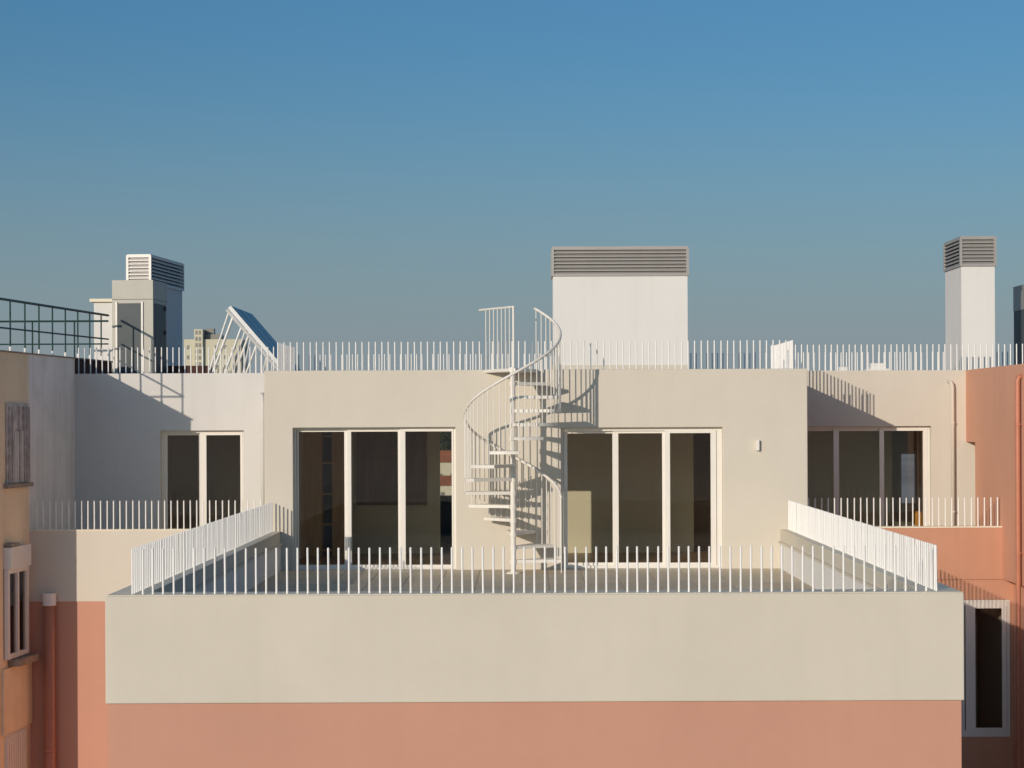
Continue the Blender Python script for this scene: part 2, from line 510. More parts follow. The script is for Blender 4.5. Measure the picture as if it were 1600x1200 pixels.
part('dark_wall_panel', bm, M['dark_wood'])
# wing rooms
bm = bmesh.new()
box(bm, -9.28, WL - 0.01, YW + 0.29, 44.19, -0.2, -0.02)
box(bm, WR + 0.01, 9.3, YW + 0.29, 44.19, -0.2, -0.02)
part('wing_room_floor', bm, M['room_floor'])
bm = bmesh.new()
box(bm, -9.28, WL - 0.01, YW + 0.29, 44.19, 2.8, 2.95)
box(bm, WR + 0.01, 9.3, YW + 0.29, 44.19, 2.8, 2.95)
part('wing_room_ceiling', bm, M['ceiling'])
bm = bmesh.new()
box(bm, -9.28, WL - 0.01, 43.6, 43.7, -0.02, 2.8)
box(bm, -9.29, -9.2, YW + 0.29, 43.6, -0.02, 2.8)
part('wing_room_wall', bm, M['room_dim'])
bm = bmesh.new()
box(bm, 8.86, 8.96, YW + 0.29, 44.19, -0.02, 2.8)
box(bm, 7.86, 8.0, 43.2, 44.19, -0.02, 2.8)
box(bm, WR + 0.01, 7.86, 43.2, 43.3, -0.02, 2.8)
part('wing_room_wall', bm, M['room'])
# room behind the lower right window
bm = bmesh.new()
box(bm, 6.0, 9.11, 39.8, 39.9, -4.4, -0.32)
box(bm, 6.0, 9.11, YP + 0.12, 39.8, -4.5, -4.4)
box(bm, 9.06, 9.11, YP + 0.12, 39.8, -4.4, -0.32)
box(bm, 6.0, 6.1, YP + 0.12, 39.8, -4.4, -0.32)
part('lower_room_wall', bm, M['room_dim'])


# ------------------------------------------------------------------ sliding doors and windows
def sash(parent, x0, x1, z0, z1, y, sl, sr, st, sb, d=0.05):
    """One glazed leaf: frame ring of stiles and rails, with its pane."""
    bm = bmesh.new()
    wall_xz(bm, x0, x1, z0, z1, y, y + d, ((x0 + sl, x1 - sr, z0 + sb, z1 - st),))
    s = obj('sash', bm, M['frame'], parent)
    bm = bmesh.new(); box(bm, x0 + sl - 0.01, x1 - sr + 0.01, y + d * 0.45, y + d * 0.45 + 0.008, z0 + sb - 0.01, z1 - st + 0.01)
    obj('pane', bm, M['glass'], parent)
    return s


def sliding_door(hole, ywall, leaves, fl=0.04, fr=0.06, ft=0.05, fb=0.05, rec=0.13, name='sliding_door'):
    x0, x1, z0, z1 = hole
    g_ = 0.003
    bm = bmesh.new()
    wall_xz(bm, x0 + g_, x1 - g_, z0 + g_, z1 - g_, ywall + rec, ywall + rec + 0.14, ((x0 + fl, x1 - fr, z0 + fb, z1 - ft),))
    f = part(name, bm, M['frame'])
    for (a, b, sl, sr, lay) in leaves:
        sash(f, a, b, z0 + fb - 0.005, z1 - ft + 0.005, ywall + rec + (-0.012, 0.04, 0.09)[lay], sl, sr, 0.05, 0.055, 0.045)
    return f


def px2x(p, s): return (p - 817) / s


sb_, sw_ = 85.4, 77.4
d1 = sliding_door(DL, YB, [(-4.13, px2x(550, sb_), 0.03, 0.14, 2), (px2x(543, sb_), px2x(634, sb_), 0.07, 0.14, 1), (px2x(626, sb_), -1.27, 0.09, 0.03, 0)], ft=0.03, fb=0.03)
d2 = sliding_door(DR, YB, [(0.74, px2x(966, sb_), 0.07, 0.11, 2), (px2x(957, sb_), px2x(1045, sb_), 0.10, 0.13, 1), (px2x(1038, sb_), 3.52, 0.09, 0.10, 0)], ft=0.06, fr=0.10)
d3 = sliding_door(WLO, YW, [(px2x(254, sw_), px2x(318, sw_), 0.09, 0.10, 2), (px2x(313, sw_), px2x(380, sw_), 0.13, 0.05, 0)])
d4 = sliding_door(WRO, YW, [(5.34, px2x(1306, sw_), 0.10, 0.05, 2), (px2x(1302, sw_), px2x(1379, sw_), 0.11, 0.07, 1), (px2x(1373, sw_), px2x(1448, sw_), 0.09, 0.09, 0)], fr=0.12)
d5 = sliding_door(LWO, YP - 0.17, [(8.22, 8.98, 0.18, 0.08, 0)], fl=0.08, fr=0.06, ft=0.12, fb=0.12, rec=0.03, name='window')
for px, dr in ((541, d1), (547, d1)):
    bm = bmesh.new(); x = px2x(px, sb_)
    box(bm, x - 0.012, x + 0.012, YB + 0.06, YB + 0.135, 0.36, 0.60)
    obj('handle', bm, M['galv'], dr)
for d_ in (d1, d2, d3, d4, d5):
    pass
# rear window frame
bm = bmesh.new(); wall_xz(bm, REAR[0] + .003, REAR[1] - .003, REAR[2] + .003, REAR[3] - .003, 44.26, 44.34, ((REAR[0] + 0.07, REAR[1] - 0.07, REAR[2] + 0.07, REAR[3] - 0.07),))
rw = part('window', bm, M['frame'])
bm = bmesh.new(); wall_xz(bm, REAR2[0] + .003, REAR2[1] - .003, REAR2[2] + .003, REAR2[3] - .003, 44.26, 44.34, ((REAR2[0] + 0.03, REAR2[1] - 0.03, REAR2[2] + 0.03, REAR2[3] - 0.03),))
part('window', bm, M['frame'])
bm = bmesh.new(); box(bm, REAR[0] + 0.06, REAR[1] - 0.06, 44.29, 44.298, REAR[2] + 0.06, REAR[3] - 0.06); obj('pane', bm, M['glass'], rw)


# ------------------------------------------------------------------ louvred chimneys
def chimney(cx, cy, w, d, z0, zl, z1, rz, mat, lmat, label, nsl=7, over=0.03):
    """Rendered shaft with a louvred cap; origin at front centre of the shaft."""
    bm = bmesh.new(); box(bm, -w / 2, w / 2, 0, d, 0, zl - z0)
    o = obj('chimney', bm, mat, bld)
    o.location = OFF + Vector((cx, cy, z0)); o.rotation_euler = (0, 0, rz)
    o['label'] = label
    a, b = -w / 2 - over, w / 2 + over
    c, e_ = -over, d + over
    zb, zt = zl - z0, z1 - z0
    p = 0.055
    bm = bmesh.new()
    for x in (a, b - p):
        for y in (c, e_ - p):
            box(bm, x, x + p, y, y + p, zb + 0.0, zt)
    for zz0, zz1 in ((zb, zb + 0.03), (zt - 0.05, zt - 0.001)):
        box(bm, a + p, b - p, c + 0.004, c + p - 0.004, zz0, zz1); box(bm, a + p, b - p, e_ - p + 0.004, e_ - 0.004, zz0, zz1)
        box(bm, a + 0.004, a + p - 0.004, c + p, e_ - p, zz0, zz1); box(bm, b - p + 0.004, b - 0.004, c + p, e_ - p, zz0, zz1)
    obj('louver_frame', bm, lmat, o)
    bbox('cap', lmat, o, a + 0.02, b - 0.02, c + 0.02, e_ - 0.02, zt + 0.0, zt + 0.022)
    bbox('louver_core', M['louver_dark'], o, a + 0.09, b - 0.09, c + 0.09, e_ - 0.09, zb + 0.001, zt - 0.002)
    h = (zt - 0.05 - zb - 0.03) / nsl
    sl = h * 0.92
    # sloping blades
    def blade(L, name):
        bm = bmesh.new()
        pts = [(0, 0), (0.0, 0.022), (0.055, sl), (0.055, sl - 0.018)]
        lo = [bm.verts.new((0, y, z)) for y, z in pts]; hi = [bm.verts.new((L, y, z)) for y, z in pts]
        for i in range(4): bm.faces.new((lo[i], lo[(i + 1) % 4], hi[(i + 1) % 4], hi[i]))
        bm.faces.new(lo); bm.faces.new(hi)
        return bm
    Lf, Ls = (b - a) - 2 * p, (e_ - c) - 2 * p
    f0 = s0 = None
    for k in range(nsl):
        z = zb + 0.03 + k * h
        if f0 is None:
            f0 = obj('slat', blade(Lf, 'slat'), lmat, o); f0.location = (a + p, c + 0.006, z)
            s0 = obj('slat', blade(Ls, 'slat'), lmat, o)
            s0.location = (a + 0.006, e_ - p, z); s0.rotation_euler = (0, 0, -math.pi / 2)
        else:
            inst('slat', f0, o, (a + p, c + 0.006, z))
            inst('slat', s0, o, (a + 0.006, e_ - p, z), (0, 0, -math.pi / 2))
        inst('slat', s0, o, (b - 0.006, c + p, z), (0, 0, math.pi / 2))
        inst('slat', f0, o, (b - p, e_ - 0.006, z), (0, 0, math.pi))
    return o


YC = 41.0
s41 = 3111 / YC
ch1 = chimney(px2x(970, s41), YC, 2.77, 0.9, 3.52, 5.67, 6.26, 0, M['chimney_white'], M['louver'],
              'wide white chimney with a grey louvred cap behind the spiral stair')
bbox('plinth', M['cream'], ch1, -1.40, 1.40, -0.02, 0.92, 0.0, 0.32)
chimney(px2x(1529, s41), YC, 0.69, 1.55, 3.52, 5.84, 6.44, 0, M['chimney_white'], M['louver'],
        'slim white chimney with a grey louvred cap above the salmon wall', over=0.035)
chimney(-8.66, 45.0, 0.50, 2.7, 3.52, 5.83, 6.47, -0.10, M['chimney_white'], M['louver_pale'],
        'narrow fronted chimney with a pale louvred cap behind the beige cabinet', over=0.04)


# ------------------------------------------------------------------ bar railings
SP = 0.12
BH = 0.535
bm = bmesh.new()
tube(bm, [(0, 0, 0), (0, 0, BH - 0.006), (0, 0, BH)], [0.0125, 0.0125, 0.009], 8)
BAR = None


def railing(label, pts, group, z, off=0.0):
    """A row of upright white bars along a line."""
    global BAR
    p0, p1 = Vector((*pts[0], z)), Vector((*pts[1], z))
    t = thing('bar_railing', label, 'railing', p0, 0, group)
    L = (p1 - p0).length
    n = int(round(L / SP))
    u = (p1 - p0) / n
    for i in range(n + 1):
        q = u * i
        tilt = (random.gauss(0, 0.003), random.gauss(0, 0.003), 0)
        jit = Vector((random.gauss(0, 0.0015), random.gauss(0, 0.0015), random.gauss(0, 0.0015)))
        if BAR is None:
            BAR = obj('bar', bm, M['bar'], t, smooth=False); BAR.location = q
        else:
            inst('bar', BAR, t, q + jit, tilt)
    return t


FX0, FX1, FY = -4.555, 4.81, 23.19
zc = ZC + 0.008
GR = 'white bar railings on the building'
railing('long white bar railing along the front of the terrace parapet', ((FX0, FY), (FX1, FY)), GR, zc)
railing('receding white bar railing on the left side of the terrace', ((FX0, FY + SP), (FX0, YB - 0.1)), GR, zc)
railing('receding white bar railing on the right side of the terrace', ((FX1, FY + SP), (FX1, YB - 0.1)), GR, zc)
railing('white bar railing at the roof edge above the wide glazed doors', ((-4.49, 36.5), (4.95, 36.5)), GR, ZR - 0.006)
railing('short receding railing on the roof at the left end of the main wall', ((-4.49, 36.5 + SP), (-4.49, 39.2)), GR, ZR - 0.006)
railing('short receding railing on the roof at the right end of the main wall', ((4.95, 36.5 + SP), (4.95, 39.6)), GR, ZR - 0.006)
railing('white bar railing on the roof edge of the shaded left wing', ((-8.95, 40.14), (-4.66, 40.14)), GR, ZW - 0.006)
railing('white bar railing on the roof edge of the right wing before the slim chimney', ((5.02, 40.14), (10.2, 40.14)), GR, ZW - 0.006)
railing('farthest white bar railing along the rear roof edge, seen between nearer bars', ((-6.9, 44.33), (10.8, 44.33)), GR, ZW - 0.026)
railing('white bar railing on the left wing balcony, partly in shade', ((-9.12, YP + 0.125), (WL - 0.1, YP + 0.125)), GR, 0.698)
railing('white bar railing on the salmon balcony wall of the right wing', ((WR + 0.15, YP - 0.08), (8.84, YP - 0.08)), GR, 0.703)

# ------------------------------------------------------------------ spiral staircase
SX, SY, SR = -0.18, 35.25, 0.85
RISE = ZR / 15
DA = R(30)
A0 = R(20)
st = thing('spiral_staircase', 'ivory painted steel spiral staircase climbing from terrace to roof', 'staircase', (SX, SY, 0))
bm = bmesh.new(); tube(bm, [(0, 0, 0.012), (0, 0, ZR + 0.02)], 0.047, 20)
obj('centre_pole', bm, M['stair'], st, smooth=False)
bm = bmesh.new(); tube(bm, [(0, 0, 0), (0, 0, 0.014)], 0.13, 20)
for k in range(4):
    a = k * math.pi / 2 + 0.6
    tube(bm, [(0.1 * math.cos(a), 0.1 * math.sin(a), 0.012), (0.1 * math.cos(a), 0.1 * math.sin(a), 0.035)], 0.012, 6)
obj('base_plate', bm, M['stair'], st)
# tread: folded plate wedge with a hub collar
bm = bmesh.new()
hw = R(18.5)
N = 8
poly = [(0.05 * math.cos(hw * 1.0), -0.05)] + [((SR + 0.01) * math.cos(-hw + 2 * hw * i / N), (SR + 0.01) * math.sin(-hw + 2 * hw * i / N)) for i in range(N + 1)] + [(0.05 * math.cos(hw), 0.05)]
prism(bm, poly, -0.006, 0.0)
# folded-down lips at the nosing, the rear and the rim
def lip(p, q, w=0.006, h=0.055):
    p, q = Vector((*p, 0)), Vector((*q, 0)); u = (q - p).normalized(); nrm = Vector((-u.y, u.x, 0)) * w
    ps = [p, q, q + nrm, p + nrm]
    lo = [bm.verts.new((v.x, v.y, -h)) for v in ps]; hi = [bm.verts.new((v.x, v.y, -0.0065)) for v in ps]
    bm.faces.new(lo[::-1]); bm.faces.new(hi)
    for i in range(4): bm.faces.new((lo[i], lo[(i + 1) % 4], hi[(i + 1) % 4], hi[i]))
for i in range(len(poly) - 1): lip(poly[i], poly[i + 1])
tube(bm, [(0, 0, -0.075), (0, 0, 0.004)], 0.06, 16)
tread0 = None
for i in range(14):
    ang, z = A0 + i * DA, (i + 1) * RISE
    if tread0 is None:
        tread0 = obj('tread', bm, M['stair'], st); tread0.location = (0, 0, z); tread0.rotation_euler = (0, 0, ang)
    else:
        inst('tread', tread0, st, (0, 0, z), (0, 0, ang))
# landing plate from the pole to the roof edge
bm = bmesh.new()
pl = [(0.05, -0.05), (0.44, 0.62), (0.44, YB - SY - 0.004), (-0.52, YB - SY - 0.004), (-0.06, -0.02)]
prism(bm, pl, ZR - 0.055, ZR)
obj('landing', bm, M['stair'], st)
# outer handrail helix
def rail_z(a): return 1.33 + a / DA * RISE
bm = bmesh.new()
A1 = R(360 + 62)
n = 110
tube(bm, [(SR * math.cos(A1 * i / n), SR * math.sin(A1 * i / n), rail_z(A1 * i / n)) for i in range(n + 1)], 0.025, 10)
obj('handrail', bm, M['stair'], st, smooth=True)
# balusters, four to a tread
bm = bmesh.new(); tube(bm, [(0, 0, 0), (0, 0, 1.0)], 0.0095, 6)
bal0 = None
k = 0
a = 0.0
while a <= A1 + 0.001:
    ti = max(0, min(13, round((a - A0) / DA)))
    zb = (ti + 1) * RISE - 0.04
    zt = rail_z(a)
    if bal0 is None:
        bal0 = obj('baluster', bm, M['stair'], st); o = bal0
        zb = 0.0
    else:
        o = inst('baluster', bal0, st, (0, 0, 0))
    o.location = (SR * math.cos(a), SR * math.sin(a), zb); o.scale = (1, 1, zt - zb)
    a += DA / 4
# landing guard on the left: post, top rail and bars
bm = bmesh.new()
gx, gy = -0.60, 1.02
tube(bm, [(0.02, -0.02, ZR), (0.02, -0.02, ZR + 1.10)], 0.021, 10)
obj('guard_post', bm, M['stair'], st)
bm = bmesh.new()
tube(bm, [(0.02, -0.02, ZR + 1.09), (gx, gy, ZR + 1.09)], 0.021, 10)
obj('guard_rail', bm, M['stair'], st)
for i in range(1, 8):
    t = i / 8.6
    o = inst('guard_bar', bal0, st, (0.02 + (gx - 0.02) * t, -0.02 + (gy + 0.02) * t, ZR - 0.03)); o.scale = (1, 1, 1.10)

# ------------------------------------------------------------------ wall fittings
t = thing('wall_lamp', 'small pale box wall lamp right of the wide glazed doors', 'lamp', (4.256, YB, 2.24))
bbox('lamp_body', M['frame'], t, -0.03, 0.03, -0.085, -0.012, -0.095, 0.095, bevel=0.004)
bbox('backplate', M['galv'], t, -0.024, 0.024, -0.012, -0.001, -0.08, 0.08)


def pipe(label, pts, r, mat, brackets, wall_dir, hopper=None):
    base = Vector(pts[0])
    t = thing('drainpipe', label, 'pipe', base)
    bm = bmesh.new(); tube(bm, [Vector(p) - base for p in pts], r, 14)
    obj('pipe', bm, mat, t, smooth=True)
    for z in brackets:
        bm = bmesh.new()
        tube(bm, [(0, 0, z - base.z - 0.018), (0, 0, z - base.z + 0.018)], r + 0.012, 14)
        w = Vector(wall_dir) * (r + 0.06)
        tube(bm, [(0, 0, z - base.z), (w.x, w.y, z - base.z)], 0.012, 6)
        obj('bracket', bm, mat, t)
    return t, base


x = px2x(1489, 78)
pipe('cream drainpipe with a bent top on the right wing wall', [(x, YW - 0.09, 0.0), (x, YW - 0.09, 3.33), (x - 0.008, YW - 0.085, 3.40), (x - 0.03, YW - 0.06, 3.44), (x - 0.06, YW + 0.0, 3.45)], 0.036, M['pipe_cream'], (0.84, 2.62), (0, 1, 0))
x = px2x(410, 78)
pipe('white drainpipe in the corner beside the main wall', [(x, YW - 0.07, 0.0), (x, YW - 0.07, 3.12), (x - 0.01, YW - 0.065, 3.2), (x - 0.02, YW + 0.0, 3.26)], 0.04, M['white'], (0.9, 2.40), (0, 1, 0))
x = px2x(75, 84)
t, b0 = pipe('terracotta drainpipe with a pale hopper head in the shaded left corner', [(x, YP - 0.12, -17), (x, YP - 0.12, -0.62)], 0.105, M['pipe_salmon'], (-6, -3.4), (0, 1, 0))
bm = bmesh.new(); tube(bm, [(0, 0, 16.30), (0, 0, 16.5)], 0.125, 16); tube(bm, [(0, 0, 16.5), (0, 0, 16.53)], 0.135, 16)
obj('hopper', bm, M['grey'], t, smooth=False)
pipe('salmon drainpipe running down the salmon side wall', [(8.82, 35.5, -17), (8.82, 35.5, 3.36), (8.84, 35.5, 3.44), (8.92, 35.5, 3.46)], 0.045, M['pipe_salmon'], (-3.0, 0.3, 2.6), (1, 0, 0))

# ------------------------------------------------------------------ furniture seen through the glass
t = thing('wardrobe', 'golden wood wardrobe with open shelves inside the left room', 'wardrobe', (-4.3, 40.2, -0.02))
bbox('door', M['wood'], t, -0.11, 0.24, 0, 0.62, 0, 2.6)
bbox('side_panel', M['wood'], t, 0.44, 0.80, 0, 0.62, 0, 2.6)
bbox('back_panel', M['dark_wood'], t, 0.24, 0.44, 0.5, 0.6, 0, 2.6)
for z in (0.1, 0.62, 1.24, 1.86, 2.4):
    bbox('shelf', M['wood'], t, 0.242, 0.438, 0.02, 0.5, z, z + 0.035)
bm = bmesh.new()
nseg = 26
prev = None
for i in range(nseg + 1):
    xx = -1.0 + 2.0 * i / nseg; yy = 0.03 * math.sin(i * 1.3)
    cur = [bm.verts.new((xx, yy, 0)), bm.verts.new((xx, yy, 0.93)), bm.verts.new((xx, yy + 0.03, 0.93)), bm.verts.new((xx, yy + 0.03, 0))]
    if prev:
        for q in range(4): bm.faces.new((prev[q], prev[(q + 1) % 4], cur[(q + 1) % 4], cur[q]))
    else: bm.faces.new(cur)
    prev = cur
bm.faces.new(prev[::-1])
o = obj('curtain', bm, M['navy']); o.location = (-1.6, 44.1, -0.01)
tag(o, 'dark navy cloth hanging below the far window behind the left door', 'curtain')
t = thing('armchair', 'amber cushioned chair inside the right wing door, seen through bars', 'chair', (7.90, 41.2, -0.02))
bbox('seat', M['amber'], t, -0.35, 0.3, -0.3, 0.3, 0.22, 0.46, bevel=0.03)
bbox('backrest', M['amber'], t, 0.16, 0.3, -0.3, 0.3, 0.462, 0.82, bevel=0.03)
bbox('cushion', M['room'], t, -0.30, 0.15, -0.28, 0.28, 0.462, 0.60, bevel=0.04)
for sx in (-0.3, 0.25):
    for sy in (-0.25, 0.25): bbox('leg', M['dark_wood'], t, sx - 0.02, sx + 0.02, sy - 0.02, sy + 0.02, 0, 0.219)

# ------------------------------------------------------------------ the ochre neighbour on the left
SH = 0.082
def nx(y): return -9.0 + SH * (y - 40)
nb = thing('neighbouring_building', 'weathered ochre neighbouring building with grey side wall at left edge', 'building', (-14, 35.5, -17))
NOFF = Vector((14, -35.5, 17))
NT = 3.98


def npart(name, bm, mat, parent=nb):
    o = obj(name, bm, mat, parent)
    if parent is nb: o.location = NOFF
    return o


def nbox(bm, y0, y1, o0, o1, z0, z1):
    """Box along the slanting side wall; o = distance out from its face."""
    box(bm, o0, o1, y0, y1, z0, z1, f=lambda o_, y, z: (nx(y) + o_, y, z))


bm = bmesh.new()
prism(bm, [(-20, 35.46), (nx(35.5), 35.5), (nx(37.19), 37.19), (-20, 37.19)], -17, NT)
npart('ochre_wall', bm, M['ochre'])
bm = bmesh.new()
prism(bm, [(-20, 37.191), (nx(37.19), 37.191), (nx(39.998), 39.998), (-20, 39.998)], -17, NT)
npart('grey_wall', bm, M['grey'])
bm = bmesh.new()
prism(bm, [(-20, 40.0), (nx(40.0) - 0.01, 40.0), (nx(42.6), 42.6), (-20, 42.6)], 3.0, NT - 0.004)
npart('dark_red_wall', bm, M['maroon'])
bm = bmesh.new()
nbox(bm, 35.45, 42.6, -0.2, 0.02, NT, NT + 0.03)
npart('wall_capping', bm, M['rust_tile'])
# balcony screen of upright slats
bm = bmesh.new(); nbox(bm, 35.9, 37.13, 0.002, 0.03, 1.60, 3.06)
scr = npart('balcony_screen', bm, M['brown_trim'])
for i in range(9):
    bm = bmesh.new(); y = 35.98 + i * 0.13
    nbox(bm, y, y + 0.03, 0.032, 0.075, 1.62, 3.0 if i not in (2, 3, 5) else 2.55)
    obj('slat', bm, M['brown_trim'] if i not in (2, 3, 5) else M['frame'], scr)  # three slats coloured white to stand for sun glints
bm = bmesh.new(); nbox(bm, 35.8, 37.15, 0.002, 0.10, 1.52, 1.595); npart('sill', bm, M['rust_tile'])
# casement window with roller box
bm = bmesh.new(); nbox(bm, 35.78, 36.88, 0.002, 0.14, 0.07, 0.46); npart('roller_box', bm, M['frame'])
bm = bmesh.new()
nbox(bm, 35.78, 36.88, 0.002, 0.012, -1.56, 0.068)
wf = npart('window', bm, M['louver_dark'])
bm = bmesh.new()
for y0, y1 in ((35.78, 35.86), (36.28, 36.36), (36.80, 36.88)): nbox(bm, y0, y1, 0.013, 0.09, -1.56, 0.066)
for z0, z1 in ((-1.56, -1.47), (-0.02, 0.066)):
    nbox(bm, 35.86, 36.28, 0.013, 0.085, z0, z1); nbox(bm, 36.36, 36.80, 0.013, 0.085, z0, z1)
obj('frame', bm, M['frame'], wf)
for y0, y1 in ((35.86, 36.28), (36.36, 36.80)):
    bm = bmesh.new(); nbox(bm, y0, y1, 0.04, 0.046, -1.47, -0.02); obj('pane', bm, M['glass'], wf)
bm = bmesh.new(); nbox(bm, 35.98, 37.06, 0.002, 0.24, -1.70, -1.58); npart('sill', bm, M['rust_tile'])
bm = bmesh.new(); nbox(bm, 35.8, 36.2, 0.002, 0.16, 0.47, 0.53); npart('roof_tile', bm, M['rust_tile'])
bm = bmesh.new(); nbox(bm, 35.64, 37.18, 0.002, 0.05, -2.9, -1.72); npart('bay_apron', bm, M['ochre'])
bm = bmesh.new(); nbox(bm, 35.8, 36.9, 0.002, 0.02, -5.0, -2.92)
rs = npart('roller_shutter', bm, M['frame'])
for i in range(9):
    bm = bmesh.new(); y = 35.82 + i * 0.12
    nbox(bm, y, y + 0.07, 0.021, 0.05, -4.98, -2.95); obj('slat', bm, M['frame'], rs)

# dark green roof railing on the neighbour
gr = thing('green_railing', 'thin dark green metal railing on the neighbouring roof edge', 'railing', (nx(38.9), 38.9, NT + 0.03))
GO = Vector((-nx(38.9), -38.9, -NT - 0.03))
def gtube(name, pts, r, mat=M['green'], n=6):
    bm = bmesh.new(); tube(bm, pts, r, n); o = obj(name, bm, mat, gr); o.location = GO; return o
IN = -0.09
gtube('top_rail', [(nx(35.6) + IN, 35.6, 4.94), (nx(42.65) + IN, 42.65, 4.99)], 0.026)
gtube('middle_rail', [(nx(35.6) + IN, 35.6, 4.42), (nx(42.65) + IN, 42.65, 4.48)], 0.018)
gtube('top_rail', [(nx(42.65) + IN, 42.66, 4.87), (-15, 42.66, 4.87)], 0.024)
gtube('middle_rail', [(nx(42.65) + IN, 42.66, 4.38), (-15, 42.66, 4.38)], 0.018)
gtube('top_rail', [(nx(35.6) + IN, 35.6, 4.94), (-15, 35.6, 4.94)], 0.024)
gtube('middle_rail', [(nx(35.6) + IN, 35.6, 4.42), (-15, 35.6, 4.42)], 0.018)
y = 35.65
while y < 42.7:
    gtube('post', [(nx(y) + IN, y, 4.01), (nx(y) + IN, y, 4.96)], 0.016)
    gtube('socket', [(nx(y) + IN, y, 4.011), (nx(y) + IN, y, 4.10)], 0.021, M['bar'])
    y += 0.81
for x in (-9.6, -10.5, -11.4, -12.3):
    gtube('post', [(x, 42.66, 3.98), (x, 42.66, 4.88)], 0.018)

# ------------------------------------------------------------------ roof plant
cb = thing('plant_cabinet', 'beige metal plant cabinet with a dark front panel on the left roof', 'cabinet', (-8.42, 43.0, 3.52), -0.085)
h = 5.77 - 3.52
bbox('body', M['cabinet'], cb, -0.45, 0.45, 0, 1.15, 0, h)
bbox('front_panel', M['cab_dark'], cb, -0.325, 0.19, -0.012, -0.002, 0.15, h - 0.50)
bbox('panel_frame', M['frame'], cb, -0.37, -0.33, -0.03, -0.002, 0.1, h - 0.47)
bbox('panel_frame', M['frame'], cb, 0.195, 0.235, -0.03, -0.002, 0.1, h - 0.47)
bbox('seam', M['seam'], cb, -0.452, 0.452, -0.004, 1.154, h - 0.42, h - 0.41)
bbox('side_door', M['cab_dark'], cb, 0.452, 0.465, 0.12, 1.0, 0.2, h - 0.5)
for z in (h - 0.62, h - 1.15): bbox('hinge', M['seam'], cb, 0.466, 0.49, 0.86, 0.95, z, z + 0.09)
vs = thing('vent_shaft', 'low white rendered vent shaft with overhanging slab behind the beige cabinet', 'vent shaft', (-9.0, 44.7, 3.0))
bbox('shaft', M['chimney_white'], vs, -0.62, 0.5, 0, 0.6, 0, 2.40)
bbox('slab', M['coping'], vs, -0.70, 0.58, -0.08, 0.68, 2.401, 2.47)
o = bbox('low_wall', M['maroon'], None, -0.48, 0.48, 0, 0.2, 0, 0.42); o.location = (-7.35, 43.9, 3.52)
tag(o, 'low dark red wall on the roof right of the beige cabinet', 'wall')

sp = thing('solar_collector', 'tilted blue solar panels on white tubular legs, left roof', 'solar panel', (-5.7, 42.3, 3.52))
a0 = Vector((-0.56, 0, 1.60)); a1 = Vector((0.72, 0, 0.10))
u = (a1 - a0).normalized(); nrm = Vector((-u.z, 0, u.x))
if nrm.z < 0: nrm = -nrm
for i in range(3):
    y0 = 0.02 + i * 1.10
    bm = bmesh.new()
    def slab(y0, y1, s0, s1, t0, t1):
        pts = []
        L = (a1 - a0).length
        for t in (t0, t1):
            for (yy, s) in ((y0, s0), (y1, s0), (y1, s1), (y0, s1)):
                p = a0 + u * (s * L) + nrm * t; pts.append((p.x, yy, p.z))
        v = [bm.verts.new(p) for p in pts]
        for q in ((0, 3, 2, 1), (4, 5, 6, 7), (0, 1, 5, 4), (1, 2, 6, 5), (2, 3, 7, 6), (3, 0, 4, 7)): bm.faces.new([v[k] for k in q])
    slab(y0, y0 + 1.08, 0, 1, 0, 0.08)
    pn = obj('panel', bm, M['galv'], sp)
    bm = bmesh.new(); slab(y0 + 0.03, y0 + 1.05, 0.02, 0.98, 0.081, 0.087); obj('glass', bm, M['blue_panel'], pn)
for yy in (0.1, 3.2):
    L = (a1 - a0).length
    q = lambda s, t: a0 + u * (s * L) + nrm * t
    for s, fx, r_ in ((0.03, -1.06, 0.022), (0.10, -0.98, 0.03), (0.24, -0.72, 0.026)):
        p = q(s, -0.03)
        bm = bmesh.new(); tube(bm, [(p.x, yy, p.z), (fx, yy, 0.0)], r_, 8); obj('leg', bm, M['galv'], sp)
    bm = bmesh.new(); p, w = q(0.0, -0.05), q(1.0, -0.05); tube(bm, [(p.x, yy, p.z), (w.x, yy, w.z)], 0.035, 6); obj('rail', bm, M['galv'], sp)
    bm = bmesh.new(); p = q(0.4, -0.05); tube(bm, [(p.x, yy, p.z), (-0.30, yy, 0.0)], 0.02, 6); obj('brace', bm, M['galv'], sp)

rc = thing('plant_cabinet', 'slate grey plant housing cut off by the right edge of the photo', 'cabinet', (10.66, 42.0, 3.4))
bbox('body', M['cab_dark'], rc, 0, 1.2, 0, 1.2, 0, 1.62)
bbox('top_panel', M['louver'], rc, -0.01, 1.2, -0.012, 1.2, 1.621, 2.15)
bbox('edge_strip', M['frame'], rc, 0.07, 0.09, -0.012, -0.002, 0.02, 1.6)
for lab, x, w, hh in (('low white roof vent box in front of the rear bars at right', 7.75, 0.5, 0.28), ('tiny white roof vent box right of the receding roof railing', 7.0, 0.3, 0.2)):
    t = thing('roof_vent', lab, 'vent', (x, 43.4, 3.52))
    bbox('box', M['chimney_white'], t, -w / 2, w / 2, 0, 0.3, 0, hh)
    bbox('lid', M['chimney_white'], t, -w / 2 * 0.6, w / 2 * 0.6, 0.05, 0.25, hh + 0.001, hh + 0.12)

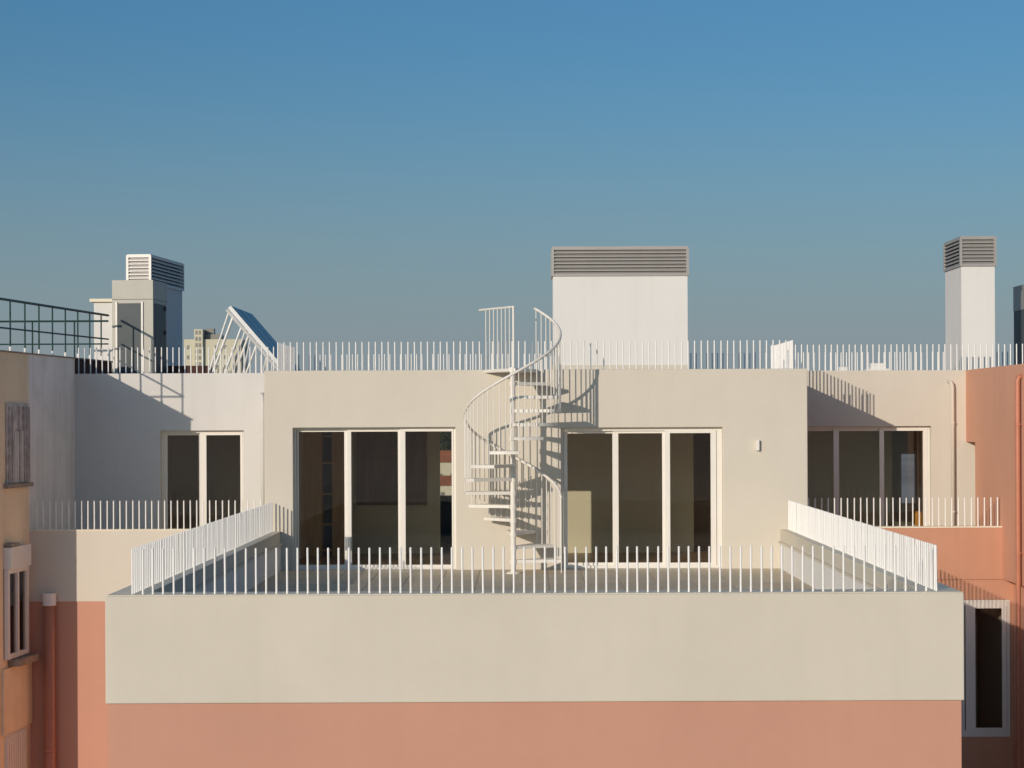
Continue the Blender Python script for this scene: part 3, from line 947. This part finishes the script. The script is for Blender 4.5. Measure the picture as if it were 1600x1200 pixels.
# ------------------------------------------------------------------ far city
tw_ = thing('apartment_tower', 'distant pale yellow apartment tower beyond the roof at left', 'building', (-93, 600, -17))
TH = 27.2 + 17
bbox('wall', M['tower'], tw_, -9, 8.2, 0, 14, 0, TH)
bbox('stair_tower', M['tower'], tw_, -5.8, -3.2, -1.2, 6, 0, TH + 3)
bbox('plant_room', M['tower_dark'], tw_, -3.1, 1.5, 2, 10, TH + 0.01, TH + 1.6)
bbox('plant_room', M['tower_dark'], tw_, -2.9, -0.5, 3, 6, TH + 1.61, TH + 3.4)
for i in range(11):
    z = TH + 1.4 - i * 1.9
    bbox('stair_window', M['tower_dark'], tw_, -5.4, -4.7, -1.25, -1.201, z, z + 1.2)
    bbox('stair_window', M['tower_dark'], tw_, -4.4, -3.7, -1.25, -1.201, z, z + 1.2)
for i in range(9):
    z = TH - 3.0 - i * 3.0
    for x in (-8.2, 0.2, 3.0, 5.8):
        if random.random() < 0.85: bbox('window', M['tower_dark'], tw_, x, x + 0.8, -0.06, -0.002, z, z + 1.2)


def house(loc, w, d, h, rh, label):
    t = thing('house', label, 'house', loc)
    bbox('wall', M['house_white'], t, -w / 2, w / 2, 0, d, 0, h)
    bm = bmesh.new()
    e = 0.6
    v = [bm.verts.new(p) for p in ((-w / 2 - e, -e, h + 0.01), (w / 2 + e, -e, h + 0.01), (w / 2 + e, d + e, h + 0.01), (-w / 2 - e, d + e, h + 0.01), (-w / 4, d / 2, h + rh), (w / 4, d / 2, h + rh))]
    for q in ((0, 1, 5, 4), (1, 2, 5), (2, 3, 4, 5), (3, 0, 4), (3, 2, 1, 0)): bm.faces.new([v[k] for k in q])
    obj('roof', bm, M['roof_red'], t)
    n = int(w // 2.6)
    for i in range(n):
        x = -w / 2 + (i + 0.5) * w / n
        z = 1.2
        while z + 1.6 < h:
            bbox('window', M['tower_dark'], t, x - 0.5, x + 0.5, -0.05, -0.002, z, z + 1.4)
            z += 3
    return t


house((-20, 520, -17), 12, 9, 8.6, 3.0, 'far red roofed house glimpsed through the left door, upper one')
house((-19, 470, -17), 10, 8, 4.2, 2.2, 'far low red roofed house glimpsed through the left door')


def tree(loc, hgt, rad, label):
    t = thing('tree', label, 'tree', loc)
    bm = bmesh.new()
    tube(bm, [(0, 0, 0), (0.2, 0, hgt * 0.3), (0.1, 0.2, hgt * 0.7)], [0.5, 0.38, 0.15], 8)
    for k in range(6):
        a = k * 1.05; z = hgt * (0.3 + 0.06 * k)
        tube(bm, [(0.1, 0, z), (math.cos(a) * rad * 0.6, math.sin(a) * rad * 0.6, z + hgt * 0.2)], [0.2, 0.06], 5)
    obj('trunk', bm, M['bark'], t)
    bm = bmesh.new()
    cl = []
    for k in range(34):
        a, b = random.uniform(0, 6.28), random.uniform(-0.7, 1)
        rr = rad * random.uniform(0.35, 0.95)
        cl.append((Vector((math.cos(a) * rr * math.sqrt(1 - b * b * 0.8), math.sin(a) * rr * math.sqrt(1 - b * b * 0.8), hgt * 0.68 + b * hgt * 0.27)), rad * random.uniform(0.22, 0.42)))
    for c, r_ in cl:
        for k in range(90):
            d = Vector((random.gauss(0, 1), random.gauss(0, 1), random.gauss(0, 1))).normalized() * r_ * random.uniform(0.4, 1.05)
            p = c + d
            a = Vector((random.gauss(0, 1), random.gauss(0, 1), random.gauss(0, 1))).normalized() * 0.28
            b = a.cross(d).normalized() * 0.18
            bm.faces.new([bm.verts.new(p + q) for q in (-a, b, a, -b)])
    obj('crown', bm, M['leaf'], t)
    return t


tree((-23.5, 560, -17), 18, 6, 'leafy green tree behind the far red roofs, left one')
tree((-16.5, 575, -17), 17, 5.5, 'leafy green tree behind the far red roofs, right one')
